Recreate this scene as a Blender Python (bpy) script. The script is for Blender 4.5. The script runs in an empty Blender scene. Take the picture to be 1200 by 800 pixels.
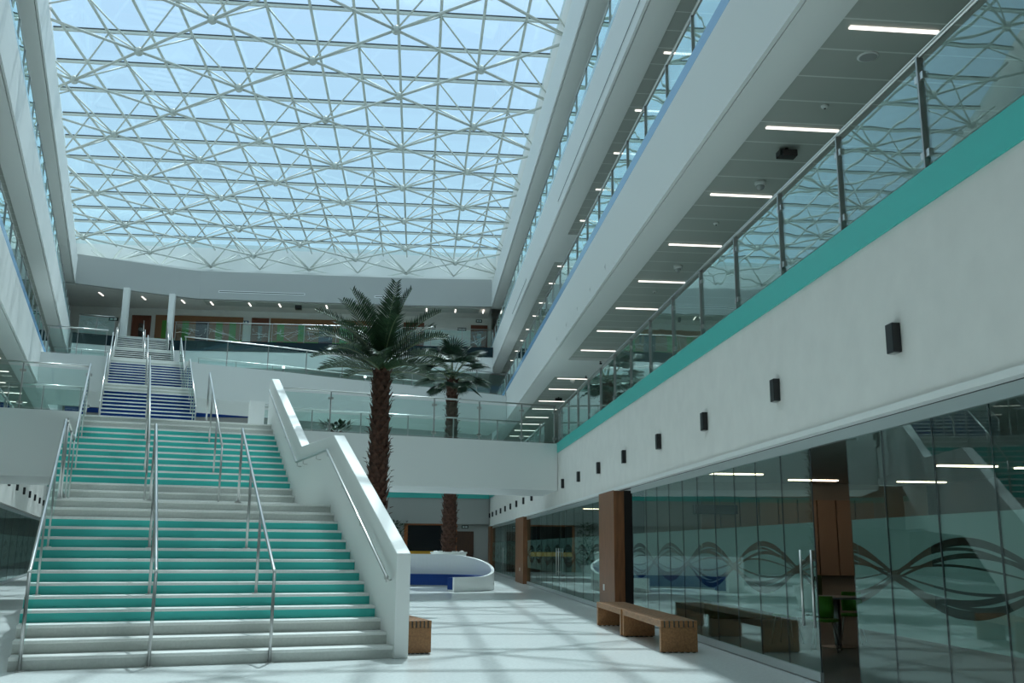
import bpy, bmesh, math, random
from mathutils import Vector, Matrix
random.seed(7)
PI = math.pi
S = bpy.context.scene
COL = S.collection

# ------------------------------------------------------------------ camera, sky, sun, exposure
F_PX, CX, CY, EYE = 1140.0, 600.0, 400.0, 1.45
roll = math.radians(0.5)
p1 = Vector((489 - CX, 641 - CY, F_PX))
p2 = Vector((489 - CX + 1000, 641 - CY + 1000 * math.tan(roll), F_PX))
n = p1.cross(p2).normalized()
if n.y > 0: n = -n
Zr, Yr = n, p1.normalized()
Xr = Yr.cross(Zr).normalized()
right = Vector((Xr.x, Yr.x, Zr.x)); down = Vector((Xr.y, Yr.y, Zr.y)); fwd = Vector((Xr.z, Yr.z, Zr.z))
cam_d = bpy.data.cameras.new('camera'); cam = bpy.data.objects.new('camera', cam_d); COL.objects.link(cam)
cam_d.sensor_width = 36; cam_d.sensor_fit = 'HORIZONTAL'; cam_d.lens = 36 * F_PX / 1200
cam_d.clip_end = 500; cam_d.clip_start = 0.05
M = Matrix.Identity(4)
for i in range(3):
    M[i][0] = right[i]; M[i][1] = -down[i]; M[i][2] = -fwd[i]
M[2][3] = EYE
cam.matrix_world = M
S.camera = cam

wd = bpy.data.worlds.new('sky'); S.world = wd; wd.use_nodes = True
wn = wd.node_tree.nodes; wl = wd.node_tree.links
bg = wn['Background']
tc = wn.new('ShaderNodeTexCoord'); sx = wn.new('ShaderNodeSeparateXYZ'); wl.new(tc.outputs['Generated'], sx.inputs[0])
rp = wn.new('ShaderNodeValToRGB'); wl.new(sx.outputs['Z'], rp.inputs[0])
rp.color_ramp.elements[0].position = 0.22; rp.color_ramp.elements[0].color = (0.325, 0.50, 0.60, 1)
rp.color_ramp.elements[1].position = 0.50; rp.color_ramp.elements[1].color = (0.385, 0.53, 0.70, 1)
_e = rp.color_ramp.elements.new(0.68); _e.color = (0.74, 0.86, 0.92, 1)
wl.new(rp.outputs[0], bg.inputs[0]); bg.inputs[1].default_value = 1.62

sun_d = bpy.data.lights.new('sun', 'SUN'); sun = bpy.data.objects.new('sun', sun_d); COL.objects.link(sun)
sun_d.energy = 3.85; sun_d.angle = math.radians(0.8); sun_d.color = (0.90, 0.975, 1.0)
sun.rotation_euler = Vector((-0.045, -0.48, -1.0)).to_track_quat('-Z', 'Y').to_euler()
sun.location = (0, 40, 60)

S.view_settings.view_transform = 'Standard'; S.view_settings.look = 'None'
S.view_settings.exposure = 0.0; S.view_settings.gamma = 1.0; S.view_settings.use_curve_mapping = False
cy = S.cycles
cy.max_bounces = 14; cy.diffuse_bounces = 6; cy.glossy_bounces = 4; cy.transmission_bounces = 6
cy.transparent_max_bounces = 40; cy.caustics_reflective = False; cy.caustics_refractive = False
cy.use_denoising = True; cy.sample_clamp_indirect = 6

# ------------------------------------------------------------------ materials
def mat(name, color, rough=0.6, metal=0.0, noise=0.0, nscale=8.0, spec=0.5, stretch=None, bump=0.0):
    m = bpy.data.materials.new(name); m.use_nodes = True
    N, L = m.node_tree.nodes, m.node_tree.links
    b = N['Principled BSDF']
    b.inputs['Roughness'].default_value = rough; b.inputs['Metallic'].default_value = metal
    b.inputs['Specular IOR Level'].default_value = spec
    b.inputs['Base Color'].default_value = (*color, 1)
    if noise or bump:
        g = N.new('ShaderNodeNewGeometry'); mp = N.new('ShaderNodeMapping'); t = N.new('ShaderNodeTexNoise')
        L.new(g.outputs['Position'], mp.inputs[0]); L.new(mp.outputs[0], t.inputs[0])
        mp.inputs['Scale'].default_value = stretch or (1, 1, 1)
        t.inputs['Scale'].default_value = nscale; t.inputs['Detail'].default_value = 4
    if noise:
        r = N.new('ShaderNodeValToRGB'); L.new(t.outputs[0], r.inputs[0])
        r.color_ramp.elements[0].position = .3; r.color_ramp.elements[1].position = .7
        r.color_ramp.elements[0].color = (*[c * (1 - noise) for c in color], 1)
        r.color_ramp.elements[1].color = (*[min(1, c * (1 + noise)) for c in color], 1)
        L.new(r.outputs[0], b.inputs['Base Color'])
    if bump:
        bp = N.new('ShaderNodeBump'); bp.inputs['Strength'].default_value = bump; bp.inputs['Distance'].default_value = .01
        L.new(t.outputs[0], bp.inputs['Height']); L.new(bp.outputs[0], b.inputs['Normal'])
    return m

def emit(name, color, strength):
    m = bpy.data.materials.new(name); m.use_nodes = True
    N, L = m.node_tree.nodes, m.node_tree.links
    b = N['Principled BSDF']; b.inputs['Base Color'].default_value = (.8, .8, .8, 1)
    b.inputs['Emission Color'].default_value = (*color, 1); b.inputs['Emission Strength'].default_value = strength
    return m

def glass(name, tint, f0=0.06, wav=0.0, gain=1.0):
    m = bpy.data.materials.new(name); m.use_nodes = True
    N, L = m.node_tree.nodes, m.node_tree.links
    N.remove(N['Principled BSDF'])
    tr = N.new('ShaderNodeBsdfTransparent'); tr.inputs[0].default_value = (*tint, 1)
    gl = N.new('ShaderNodeBsdfGlossy'); gl.inputs['Roughness'].default_value = 0.0; gl.inputs[0].default_value = (.85, 1, .98, 1)
    lw = N.new('ShaderNodeLayerWeight'); lw.inputs[0].default_value = .5
    pw = N.new('ShaderNodeMath'); pw.operation = 'POWER'; pw.inputs[1].default_value = 4.0
    L.new(lw.outputs['Facing'], pw.inputs[0])
    ma = N.new('ShaderNodeMath'); ma.operation = 'MULTIPLY_ADD'; ma.inputs[1].default_value = gain; ma.inputs[2].default_value = f0
    ma.use_clamp = True
    L.new(pw.outputs[0], ma.inputs[0])
    mx = N.new('ShaderNodeMixShader'); L.new(ma.outputs[0], mx.inputs[0]); L.new(tr.outputs[0], mx.inputs[1]); L.new(gl.outputs[0], mx.inputs[2])
    L.new(mx.outputs[0], N['Material Output'].inputs[0])
    if wav:
        g = N.new('ShaderNodeNewGeometry'); t = N.new('ShaderNodeTexNoise'); t.inputs['Scale'].default_value = 1.3; t.inputs['Detail'].default_value = 1
        bp = N.new('ShaderNodeBump'); bp.inputs['Strength'].default_value = wav; bp.inputs['Distance'].default_value = .02
        L.new(g.outputs['Position'], t.inputs[0]); L.new(t.outputs[0], bp.inputs['Height']); L.new(bp.outputs[0], gl.inputs['Normal'])
    return m

WHITE = mat('white_plaster', (.78, .76, .72), .75, noise=.03, nscale=3)
WHITE2 = mat('white_panel_paint', (.80, .81, .79), .5)
FLOOR = mat('pale_terrazzo', (.74, .77, .76), .22, noise=.07, nscale=22)
TEAL = mat('teal_paint', (.055, .52, .46), .4)
TEALR = mat('teal_riser', (.050, .52, .47), .35)
BLUE = mat('blue_band', (.20, .42, .68), .25)
PALE = mat('pale_cyan_band', (.45, .66, .74), .2)
NAVY = mat('navy_paint', (.004, .036, .18), .5, spec=.2)
DARKB = mat('dark_band', (.007, .022, .028), .5, spec=.2)
DGREY = mat('grey_fascia', (.30, .29, .27), .6)  # darker tone for the far second floor fascia
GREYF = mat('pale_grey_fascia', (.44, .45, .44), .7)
GREYW = mat('grey_wall', (.40, .41, .39), .7)  # darker tone for the far ground floor walls
TREAD = mat('pale_stone_tread', (.74, .75, .72), .45, noise=.04, nscale=30)
GREYR = mat('grey_stone', (.55, .57, .54), .5, noise=.05, nscale=30)
STEEL = mat('brushed_steel', (.62, .62, .60), .28, metal=1.0)
STEELD = mat('satin_steel_posts', (.45, .45, .44), .38, metal=1.0)
ALU = mat('aluminium_rail', (.55, .60, .60), .35, metal=.7)
FRAME = mat('white_truss_paint', (.64, .67, .63), .5)
GASK = mat('dark_gasket', (.06, .07, .07), .5)
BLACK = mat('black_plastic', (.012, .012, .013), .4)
SCREEN = mat('black_screen', (.005, .008, .010), .2, spec=.15)
WOODB = mat('oak_bench', (.30, .14, .055), .5, noise=.25, nscale=6, stretch=(6, 1, 6))
WOODP = mat('brown_wood_cladding', (.21, .085, .035), .45, noise=.25, nscale=4, stretch=(4, 4, .5))
WOODD = mat('dark_wood', (.075, .03, .014), .5, noise=.2, nscale=5, stretch=(4, 4, .5))
WOODR = mat('red_brown_door', (.17, .045, .018), .4, noise=.15, nscale=5, stretch=(4, 4, .5))
ORANGE = mat('orange_wood_frame', (.45, .13, .03), .5)
YELLOW = mat('yellow_strip', (.75, .38, .02), .5)
GREEN = mat('green_panel', (.075, .27, .035), .6)
GREENC = mat('green_chair', (.08, .30, .02), .45)
BROWNP = mat('brown_panel', (.27, .12, .05), .6)
PURP = mat('dark_purple_panel', (.055, .035, .06), .6)
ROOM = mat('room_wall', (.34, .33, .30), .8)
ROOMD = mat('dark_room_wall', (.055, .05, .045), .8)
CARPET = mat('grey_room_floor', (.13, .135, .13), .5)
LEAF = mat('palm_leaf', (.020, .055, .020), .45, noise=.4, nscale=12)
LEAF2 = mat('fan_palm_leaf', (.016, .050, .024), .5, noise=.35, nscale=9)
STALK = mat('frond_stalk', (.16, .20, .10), .5)
TRUNK = mat('palm_trunk', (.085, .036, .022), .85, noise=.45, nscale=14, bump=.4)
STONE = mat('white_pebbles', (.75, .75, .72), .7, noise=.2, nscale=20)
LAMP = emit('lamp_glow', (1.0, .92, .84), 1.7)
LAMPW = emit('warm_room_lamp', (1.0, .78, .55), 7)
EXITG = emit('sign_face', (.10, .35, .28), .12)
G_RAIL = glass('balustrade_glass', (.90, .975, .965), .05, wav=.10, gain=1.2)
G_FAC = glass('partition_glass', (.79, .87, .85), .045, wav=.03, gain=.55)
G_ROOF = glass('roof_glass', (.90, .96, .97), .02, gain=.25)
G_DOOR = glass('door_vision_glass', (.5, .6, .6), .08)

def ceiling_mat():
    m = mat('metal_ceiling_panels', (.30, .32, .29), .5)
    N, L = m.node_tree.nodes, m.node_tree.links; b = N['Principled BSDF']
    tc = N.new('ShaderNodeTexCoord'); s = N.new('ShaderNodeSeparateXYZ'); L.new(tc.outputs['Object'], s.inputs[0])
    a = N.new('ShaderNodeMath'); a.operation = 'MULTIPLY'; a.inputs[1].default_value = 1 / .757; L.new(s.outputs['Y'], a.inputs[0])
    f = N.new('ShaderNodeMath'); f.operation = 'FRACT'; L.new(a.outputs[0], f.inputs[0])
    c = N.new('ShaderNodeMath'); c.operation = 'LESS_THAN'; c.inputs[1].default_value = .045; L.new(f.outputs[0], c.inputs[0])
    r = N.new('ShaderNodeMix'); r.data_type = 'RGBA'
    r.inputs[6].default_value = (.46, .48, .44, 1); r.inputs[7].default_value = (.72, .74, .7, 1)
    L.new(c.outputs[0], r.inputs[0]); L.new(r.outputs[2], b.inputs['Base Color'])
    return m
CEIL = ceiling_mat()

def frost_mat(name, axis, phase):
    """frosted film with clear interlaced wave ribbons, drawn along AXIS and z in world metres"""
    m = bpy.data.materials.new(name); m.use_nodes = True
    N, L = m.node_tree.nodes, m.node_tree.links
    b = N['Principled BSDF']; b.inputs['Base Color'].default_value = (.33, .41, .39, 1); b.inputs['Roughness'].default_value = .6
    b.inputs['Specular IOR Level'].default_value = .2
    g = N.new('ShaderNodeNewGeometry')
    d = N.new('ShaderNodeVectorMath'); d.operation = 'DOT_PRODUCT'; d.inputs[1].default_value = axis; L.new(g.outputs['Position'], d.inputs[0])
    s = N.new('ShaderNodeSeparateXYZ'); L.new(g.outputs['Position'], s.inputs[0])
    def mth(op, a, bb=None, c=None):
        n = N.new('ShaderNodeMath'); n.operation = op
        for i, v in enumerate((a, bb, c)):
            if v is None: continue
            if isinstance(v, (int, float)): n.inputs[i].default_value = v
            else: L.new(v, n.inputs[i])
        return n.outputs[0]
    q = mth('MULTIPLY', mth('SUBTRACT', d.outputs['Value'], phase), PI / 2.43)
    tot = None
    for A, w, z0, ph in ((.30, .036, 1.235, 0), (.235, .012, 1.225, .10), (.20, .026, 1.225, -.16), (.11, .012, 1.22, .26), (-.31, .032, 1.225, .05), (-.25, .012, 1.225, -.08), (-.20, .020, 1.22, .18), (-.10, .010, 1.235, -.30)):
        sn = mth('SINE', mth('ADD', q, ph))
        zz = mth('ADD', mth('MULTIPLY', sn, A), z0)
        ww = mth('MULTIPLY_ADD', mth('ABSOLUTE', sn), w * .55, w * .55)
        h = mth('LESS_THAN', mth('ABSOLUTE', mth('SUBTRACT', s.outputs['Z'], zz)), ww)
        tot = h if tot is None else mth('MAXIMUM', tot, h)
    tr = N.new('ShaderNodeBsdfTransparent'); tr.inputs[0].default_value = (.95, 1, 1, 1)
    tr2 = N.new('ShaderNodeBsdfTransparent'); tr2.inputs[0].default_value = (.85, .92, .9, 1)
    mxa = N.new('ShaderNodeMixShader'); mxa.inputs[0].default_value = .80; L.new(tr2.outputs[0], mxa.inputs[1]); L.new(b.outputs[0], mxa.inputs[2])
    mx = N.new('ShaderNodeMixShader'); L.new(tot, mx.inputs[0]); L.new(mxa.outputs[0], mx.inputs[1]); L.new(tr.outputs[0], mx.inputs[2])
    L.new(mx.outputs[0], N['Material Output'].inputs[0])
    return m

# ------------------------------------------------------------------ mesh helpers
P0 = Vector((-.287, 13.636, 0)); SXv = Vector((.9585, .2851, 0)); SYv = Vector((-.2851, .9585, 0))
def W(u, s, z): return P0 + SXv * u + SYv * s + Vector((0, 0, z))          # stair / left wing frame
def TR(a, b, z): return Vector((4.35 + a, b, z))                             # right wing: a into the wing, b along
def TL(a, b, z): return W(-6.9 - a, b, z)                                    # left wing
def ID(x, y, z): return Vector((x, y, z))

class MB:
    def __init__(s): s.v = []; s.f = []; s.smooth = False
    def add(s, vs, fs):
        o = len(s.v); s.v += [Vector(p) for p in vs]; s.f += [tuple(i + o for i in f) for f in fs]; return s
    def box(s, T, a0, a1, b0, b1, c0, c1):
        vs = [T(a, b, c) for a in (a0, a1) for b in (b0, b1) for c in (c0, c1)]
        return s.add(vs, [(0, 1, 3, 2), (4, 6, 7, 5), (0, 4, 5, 1), (2, 3, 7, 6), (0, 2, 6, 4), (1, 5, 7, 3)])
    def prism(s, poly, z0, z1):
        n = len(poly); vs = [Vector((p[0], p[1], z0)) for p in poly] + [Vector((p[0], p[1], z1)) for p in poly]
        return s.add(vs, [tuple(range(n))[::-1], tuple(range(n, 2 * n))] + [(i, (i + 1) % n, n + (i + 1) % n, n + i) for i in range(n)])
    def ext(s, T, prof, a0, a1):
        """profile of (b, z) pairs extruded along a"""
        n = len(prof); vs = [T(a0, *p) for p in prof] + [T(a1, *p) for p in prof]
        return s.add(vs, [tuple(range(n)), tuple(range(n, 2 * n))[::-1]] + [(i, n + i, n + (i + 1) % n, (i + 1) % n) for i in range(n)])
    def tube(s, pts, r, n=10, r2=None, cap=True):
        pts = [Vector(p) for p in pts]; m = len(pts); o = len(s.v)
        for i, p in enumerate(pts):
            d = (pts[min(i + 1, m - 1)] - pts[max(i - 1, 0)]).normalized()
            ref = Vector((0, 0, 1)) if abs(d.z) < .95 else Vector((1, 0, 0))
            x = d.cross(ref).normalized(); y = x.cross(d).normalized()
            k = 1.0
            if 0 < i < m - 1:
                c = (pts[i] - pts[i - 1]).normalized().dot((pts[i + 1] - pts[i]).normalized()); k = 1 / max(.5, math.sqrt((1 + c) / 2))
            rr = r if r2 is None else r + (r2 - r) * i / (m - 1)
            for j in range(n):
                t = 2 * PI * j / n; s.v.append(p + (x * math.cos(t) + y * math.sin(t)) * rr)
        for i in range(m - 1):
            for j in range(n):
                a = o + i * n + j; b = o + i * n + (j + 1) % n
                s.f.append((a, b, b + n, a + n))
        if cap: s.f.append(tuple(range(o, o + n))[::-1]); s.f.append(tuple(range(o + (m - 1) * n, o + m * n)))
        return s
    def lathe(s, c, prof, n=20):
        c = Vector(c); o = len(s.v); m = len(prof)
        for r, z in prof:
            for j in range(n):
                t = 2 * PI * j / n; s.v.append(c + Vector((r * math.cos(t), r * math.sin(t), z)))
        for i in range(m - 1):
            for j in range(n):
                a = o + i * n + j; b = o + i * n + (j + 1) % n
                s.f.append((a, b, b + n, a + n))
        s.f.append(tuple(range(o, o + n))[::-1]); s.f.append(tuple(range(o + (m - 1) * n, o + m * n)))
        return s
    def ball(s, c, r, n=10):
        return s.lathe(c, [(r * math.sin(PI * i / 8) + 1e-4, -r * math.cos(PI * i / 8)) for i in range(9)], n)
    def build(s, name, m, parent=None, smooth=False, kind=None, bevel=0):
        off = parent_loc(parent) if parent else Vector((0, 0, 0))
        me = bpy.data.meshes.new(name)
        me.from_pydata([tuple(p - off) for p in s.v], [], s.f)
        bm = bmesh.new(); bm.from_mesh(me); bmesh.ops.recalc_face_normals(bm, faces=bm.faces); bm.to_mesh(me); bm.free()
        if smooth or s.smooth:
            me.polygons.foreach_set('use_smooth', [len(p.vertices) <= 4 for p in me.polygons])
        me.materials.append(m)
        o = bpy.data.objects.new(name, me); COL.objects.link(o)
        if parent: o.parent = parent
        if kind: o['kind'] = kind
        if bevel:
            b = o.modifiers.new('bevel', 'BEVEL'); b.width = bevel; b.segments = 2; b.limit_method = 'ANGLE'
        return o
LOC = {}
def parent_loc(p):
    v = Vector((0, 0, 0))
    while p is not None: v += p.location; p = p.parent
    return v
def thing(name, label, cat, loc=(0, 0, 0), group=None, kind=None):
    o = bpy.data.objects.new(name, None); COL.objects.link(o); o.location = loc; o.empty_display_size = .1
    o['label'] = label; o['category'] = cat
    if group: o['group'] = group
    if kind: o['kind'] = kind
    return o
def tag(o, label, cat, group=None):
    o['label'] = label; o['category'] = cat
    if group: o['group'] = group
    return o
def struct(name, mb, m, label=None, cat=None, **k):
    o = mb.build(name, m, kind='structure', **k)
    tag(o, label or 'plain building surface', cat or name.split('_')[0])
    return o
ORD = ['first', 'second', 'third', 'fourth', 'fifth', 'sixth', 'seventh', 'eighth', 'ninth', 'tenth', 'eleventh', 'twelfth', 'thirteenth',
       'fourteenth', 'fifteenth', 'sixteenth', 'seventeenth', 'eighteenth', 'nineteenth', 'twentieth', 'twenty-first', 'twenty-second', 'twenty-third', 'twenty-fourth']

# ------------------------------------------------------------------ ground, wings, roof shell
struct('floor', MB().box(ID, -32, 14, -9, 70, -.3, 0), FLOOR, 'pale polished terrazzo atrium floor with sunlit patches', 'floor')
FZ = {2: (7.84, 9.35), 3: (12.4, 13.9), 4: (16.7, 18.25)}

def railing(label, pts, zb, zt, post_bs, group, name='balustrade', g=G_RAIL, clamps=False, midrail=False, pattern=None, endpost=True, cat='balustrade'):
    """pts: plan points of the rail; post_bs: distances along it where posts stand"""
    pts = [Vector((p[0], p[1], 0)) for p in pts]
    L = [0]
    for i in range(len(pts) - 1): L.append(L[-1] + (pts[i + 1] - pts[i]).length)
    def at(d):
        d = max(0, min(L[-1], d))
        for i in range(len(pts) - 1):
            if d <= L[i + 1] + 1e-6:
                v = (pts[i + 1] - pts[i]); return pts[i] + v * ((d - L[i]) / max(1e-6, L[i + 1] - L[i])), v.normalized()
        return pts[-1], (pts[-1] - pts[-2]).normalized()
    r = thing(name, label, cat, (pts[0].x, pts[0].y, zb), group)
    up = lambda p, z: Vector((p.x, p.y, z))
    MB().tube([up(p, zt) for p in pts], .026, 10).build('handrail', STEEL, r, smooth=True)
    ds = sorted(post_bs)
    for d in ds:
        p, v = at(d); nn = Vector((-v.y, v.x, 0))
        T = lambda a, b, z, p=p, v=v, nn=nn: Vector((p.x + v.x * a + nn.x * b, p.y + v.y * a + nn.y * b, z))
        po = MB().box(T, -.012, .012, -.035, .035, zb, zt - .02).build('post', STEELD, r)
        if clamps:
            for zc in (zb + .16, zt - .22):
                MB().box(T, -.075, .075, -.024, .024, zc - .035, zc + .035).build('clamp', STEEL, po)
    edges = ([0] if ds and ds[0] > .1 else []) + ds + ([L[-1]] if ds and ds[-1] < L[-1] - .1 else [])
    for i in range(len(edges) - 1):
        a, b = edges[i] + .03, edges[i + 1] - .03
        if b - a < .1: continue
        stops = [a] + [x for x in L if a < x < b] + [b]
        m = MB()
        for k in range(len(stops) - 1):
            p, v = at(stops[k] + 1e-4); q, _ = at(stops[k + 1]); nn = Vector((-v.y, v.x, 0)) * .006
            for_z = (zb + .06, zt - .10)
            vs = [Vector((w.x, w.y, z)) for w in (p - nn, q - nn, q + nn, p + nn) for z in for_z]
            m.add(vs, [(0, 2, 4, 6), (1, 7, 5, 3), (0, 1, 3, 2), (2, 3, 5, 4), (4, 5, 7, 6), (6, 7, 1, 0)])
        gp = m.build('glass_panel', g, r)
        if pattern:
            mm = MB(); rnd = random.Random(i)
            p, v = at(a); q, _ = at(b); nn = Vector((-v.y, v.x, 0)) * -.012
            for k in range(9):
                t0, t1 = rnd.random(), rnd.random(); z0, z1 = zb + .1 + rnd.random() * .75, zb + .1 + rnd.random() * .75
                mm.tube([up(p.lerp(q, t0) + nn, z0), up(p.lerp(q, t1) + nn, z1)], .007, 4)
            mm.build('etched_line', pattern, gp)
    return r

def wing(T, side, word, bmin, bmax, post0, lights, gaps, bulk):
    D = 4.2
    struct(f'wall_{side}', MB().box(T, .1, .42, bmin, bmax, 2.76, 4.48), WHITE, f'white plaster wall above the glass on the {word} wing', 'wall')
    struct('trim_1', MB().box(T, .075, .4, bmin, bmax, 4.482, 4.80), TEAL, f'teal band along the first floor edge of the {word} wing', 'trim')
    struct('floor', MB().box(T, .41, 9.2, bmin, bmax, 4.2, 4.53), GREYR, f'first floor slab of the {word} wing', 'floor')
    struct(f'wall_{side}', MB().box(T, D, D + .2, bmin, bmax, 4.53, 18.2), WHITE, f'rear gallery wall of the {word} wing', 'wall')
    for k, (z0, z1) in FZ.items():
        nm = {2: 'second', 3: 'third', 4: 'roof'}[k]
        struct(f'wall_{side}', MB().box(T, 0, .06, bmin, bmax, z0, z1), WHITE2, f'long white fascia at the {nm} floor edge of the {word} wing', 'wall')
        m = MB().box(T, .085, .69, bmin, bmax, z0 + .015, z0 + .30)
        if k < 4:
            for b0, b1 in bulk: m.box(T, .69, D, b0, b1, z0 + .02, z0 + .30)
        struct('ceiling', m, WHITE2, f'white soffit under the {nm} floor fascia of the {word} wing', 'ceiling')
        # ceiling panels: object origin turned with the wing so that the seams cross it
        cm = MB().box(lambda a, b, z: Vector((a, b, z)), .69, D, bmin, bmax, z0 + .12, z0 + .30)
        o = cm.build('ceiling', CEIL, kind='structure'); tag(o, f'grey metal panel ceiling under the {nm} floor of the {word} wing', 'ceiling')
        e0, e1, e2 = T(1, 0, 0) - T(0, 0, 0), T(0, 1, 0) - T(0, 0, 0), T(0, 0, 0)
        mw = Matrix.Identity(4)
        for i in range(3): mw[i][0] = e0[i]; mw[i][1] = e1[i]; mw[i][3] = e2[i]
        if mw.to_3x3().determinant() < 0:
            for v in o.data.vertices: v.co.x = -v.co.x
            o.data.flip_normals()
            for i in range(3): mw[i][0] = -e0[i]
        o.matrix_world = mw
        struct('floor', MB().box(T, .065, D, bmin, bmax, z0 + .9, z1 - .27), GREYR, f'{nm} floor slab of the {word} wing', 'floor')
        if k == 2: struct('trim_2', MB().box(T, .035, .09, bmin, bmax, z1 + .0, z1 + .31), BLUE, f'blue band above the second floor fascia of the {word} wing', 'trim')
        if k == 3: struct('trim_3', MB().box(T, .035, .09, bmin, bmax, z1 + .0, z1 + .28), PALE, f'pale cyan band above the third floor fascia of the {word} wing', 'trim')
    for k, (zb, zt) in {1: (4.80, 5.93), 2: (9.66, 10.52), 3: (14.18, 15.08)}.items():
        fl = {1: 'first', 2: 'second', 3: 'third'}[k]
        spans = [(bmin + .3, bmax - .3)]
        if k == 1 and gaps: spans = [(bmin + .3, gaps[0][0]), (gaps[0][1], bmax - .3)]
        for j, (b0, b1) in enumerate(spans):
            posts = [post0 + 1.775 * i - b0 for i in range(-12, 40) if b0 + .25 < post0 + 1.775 * i < b1 - .25]
            where = '' if len(spans) == 1 else (' nearer than the bridge' if j == 0 else ' beyond the bridge')
            railing(f'glass and steel balustrade on the {fl} floor of the {word} wing{where}', [T(.14, b0, 0), T(.14, b1, 0)], zb, zt, posts + [b1 - b0 - .03],
                    f'{fl} floor gallery balustrades', clamps=(k == 1 and side == 'right' and j == 0))
    for k in (2, 3, 4):
        z0 = FZ[k][0]; fl = {2: 'first', 3: 'second', 4: 'third'}[k]
        for i, b in enumerate(lights):
            if b > bmax - 1: continue
            o = MB().box(T, .93, 2.1, b - .032, b + .032, z0 + .10, z0 + .135).build('linear_ceiling_light', LAMP)
            tag(o, f'{ORD[i]} strip light from the near end, {fl} floor {word} gallery ceiling', 'ceiling light', f'{fl} floor strip lights of the {word} wing')

LB = [7.8, 10.8, 13.83, 16.81, 19.9, 22.9, 25.7, 28.6, 31.6, 37.2, 39.8, 43.2, 45.8, 48.8, 51.6, 54.5, 57.4]
wing(TR, 'right', 'right', -8, 61.5, 7.86, LB, [(31.3, 35.0)], [(32.9, 36.3)])
LBL = [-4.5, -1.5, 1.5, 4.5, 7.5, 10.5, 13.5, 16.5, 19.5, 22.5, 25.5, 28.5, 31.5, 34.5, 37.5, 40.5, 43.5]
wing(TL, 'left', 'left', -14, 49.25, -4.2, LBL, [(14.1, 17.9)], [(5, 7)])

# roof deck over the wings, kerbs of the skylight, closing walls outside the picture
sl = [W(-7.35, -10.5, 0), W(-7.35, 51.6, 0)]
struct('roof_slab', MB().box(TR, .35, 9.5, -8.5, 70, 18.26, 20.75), WHITE, 'white roof kerb above the right wing', 'roof')
struct('roof_slab', MB().box(TL, .45, 9.5, -16, 62, 18.26, 20.75), WHITE, 'white roof kerb above the left wing', 'roof')
struct('roof_slab', MB().box(ID, -32, 14, -9, 3.5, 20.55, 20.8), WHITE, 'white roof deck over the entrance end', 'roof')
struct('wall_back', MB().box(ID, -32, 14, -9.2, -8.9, 0, 20.8), WHITE, 'white entrance end wall', 'wall')
struct('wall_right', MB().box(ID, 13.4, 13.7, -9, 70, 0, 20.8), WHITE, 'outer wall of the right wing', 'wall')
struct('wall_left', MB().box(TL, 9.0, 9.3, -18, 66, 0, 20.8), WHITE, 'outer wall of the left wing', 'wall')
struct('wall_front', MB().box(ID, -34, 14, 69, 69.3, 0, 20.8), WHITE, 'outer wall beyond the far gallery', 'wall')

# ------------------------------------------------------------------ far end of the atrium
def seg_frame(p, q):
    p = Vector((*p, 0)); q = Vector((*q, 0)); v = (q - p); Ln = v.length; v.normalize(); nn = Vector((-v.y, v.x, 0))
    return (lambda a, b, z: Vector((p.x + v.x * b + nn.x * a, p.y + v.y * b + nn.y * a, z))), Ln
far_edge = [(-20.5, 58.0), (-15.45, 59.55), (-9.3, 59.3), (4.34, 59.1)]
fas4 = [(-21.7, 57.88), (-15.4, 60.8), (-14.2, 61.2), (-1, 61.25), (4.34, 60.9)]
def back(pl, d): return [(x - (.0 if x > -14 else d * .25), y + d) for x, y in pl][::-1]
def band(pl, d, z0, z1): return MB().prism(pl + back(pl, d), z0, z1)
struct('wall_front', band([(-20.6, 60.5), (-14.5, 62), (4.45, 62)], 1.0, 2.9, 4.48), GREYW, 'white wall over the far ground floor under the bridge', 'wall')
struct('trim_1', band([(-20.6, 60.45), (-14.5, 61.95), (4.44, 61.95)], .6, 4.482, 4.8), TEAL, 'teal band on the far wall under the bridge', 'trim')
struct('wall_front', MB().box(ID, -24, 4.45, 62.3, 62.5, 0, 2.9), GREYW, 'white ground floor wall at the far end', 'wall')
struct('floor', MB().prism([(-20.6, 61), (-14.5, 62.4), (4.45, 62.4), (4.45, 69), (-24, 69)], 4.2, 4.5), GREYR, 'first floor slab at the far end', 'floor')
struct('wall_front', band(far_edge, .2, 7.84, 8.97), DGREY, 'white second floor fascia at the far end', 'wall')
struct('trim_2', band([(x, y - .03) for x, y in far_edge], .12, 8.975, 9.26), NAVY, 'navy band on the far second floor edge', 'trim')
struct('floor', MB().prism([(x, y + .25) for x, y in far_edge] + [(4.34, 69), (-24, 69)], 8.7, 9.1), GREYR, 'second floor slab at the far end', 'floor')
struct('wall_front', band(far_edge, .2, 12.0, 13.0), WHITE2, 'white third floor fascia at the far end', 'wall')
struct('trim_3', band([(x, y - .03) for x, y in far_edge], .15, 13.0, 13.62), DARKB, 'dark blue band on the far third floor edge', 'trim')
struct('floor', MB().prism([(x, y + .25) for x, y in far_edge] + [(4.34, 69), (-24, 69)], 13.2, 13.62), GREYR, 'third floor slab at the far end', 'floor')
struct('wall_front', MB().box(ID, -30, 4.6, 64.5, 64.7, 4.5, 18.5), WHITE, 'white rear wall of the far galleries', 'wall')
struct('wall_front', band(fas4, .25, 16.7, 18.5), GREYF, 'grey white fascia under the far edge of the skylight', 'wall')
struct('ceiling', MB().prism([(x, y + .26) for x, y in fas4] + [(4.34, 69), (-24, 69)], 16.75, 17.0), WHITE, 'white ceiling of the far third floor gallery', 'ceiling')
struct('ceiling', MB().box(ID, -14.0, 3.6, 61.75, 62.9, 16.69, 16.76), CEIL, 'grey metal ceiling strip of the far gallery', 'ceiling')
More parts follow.
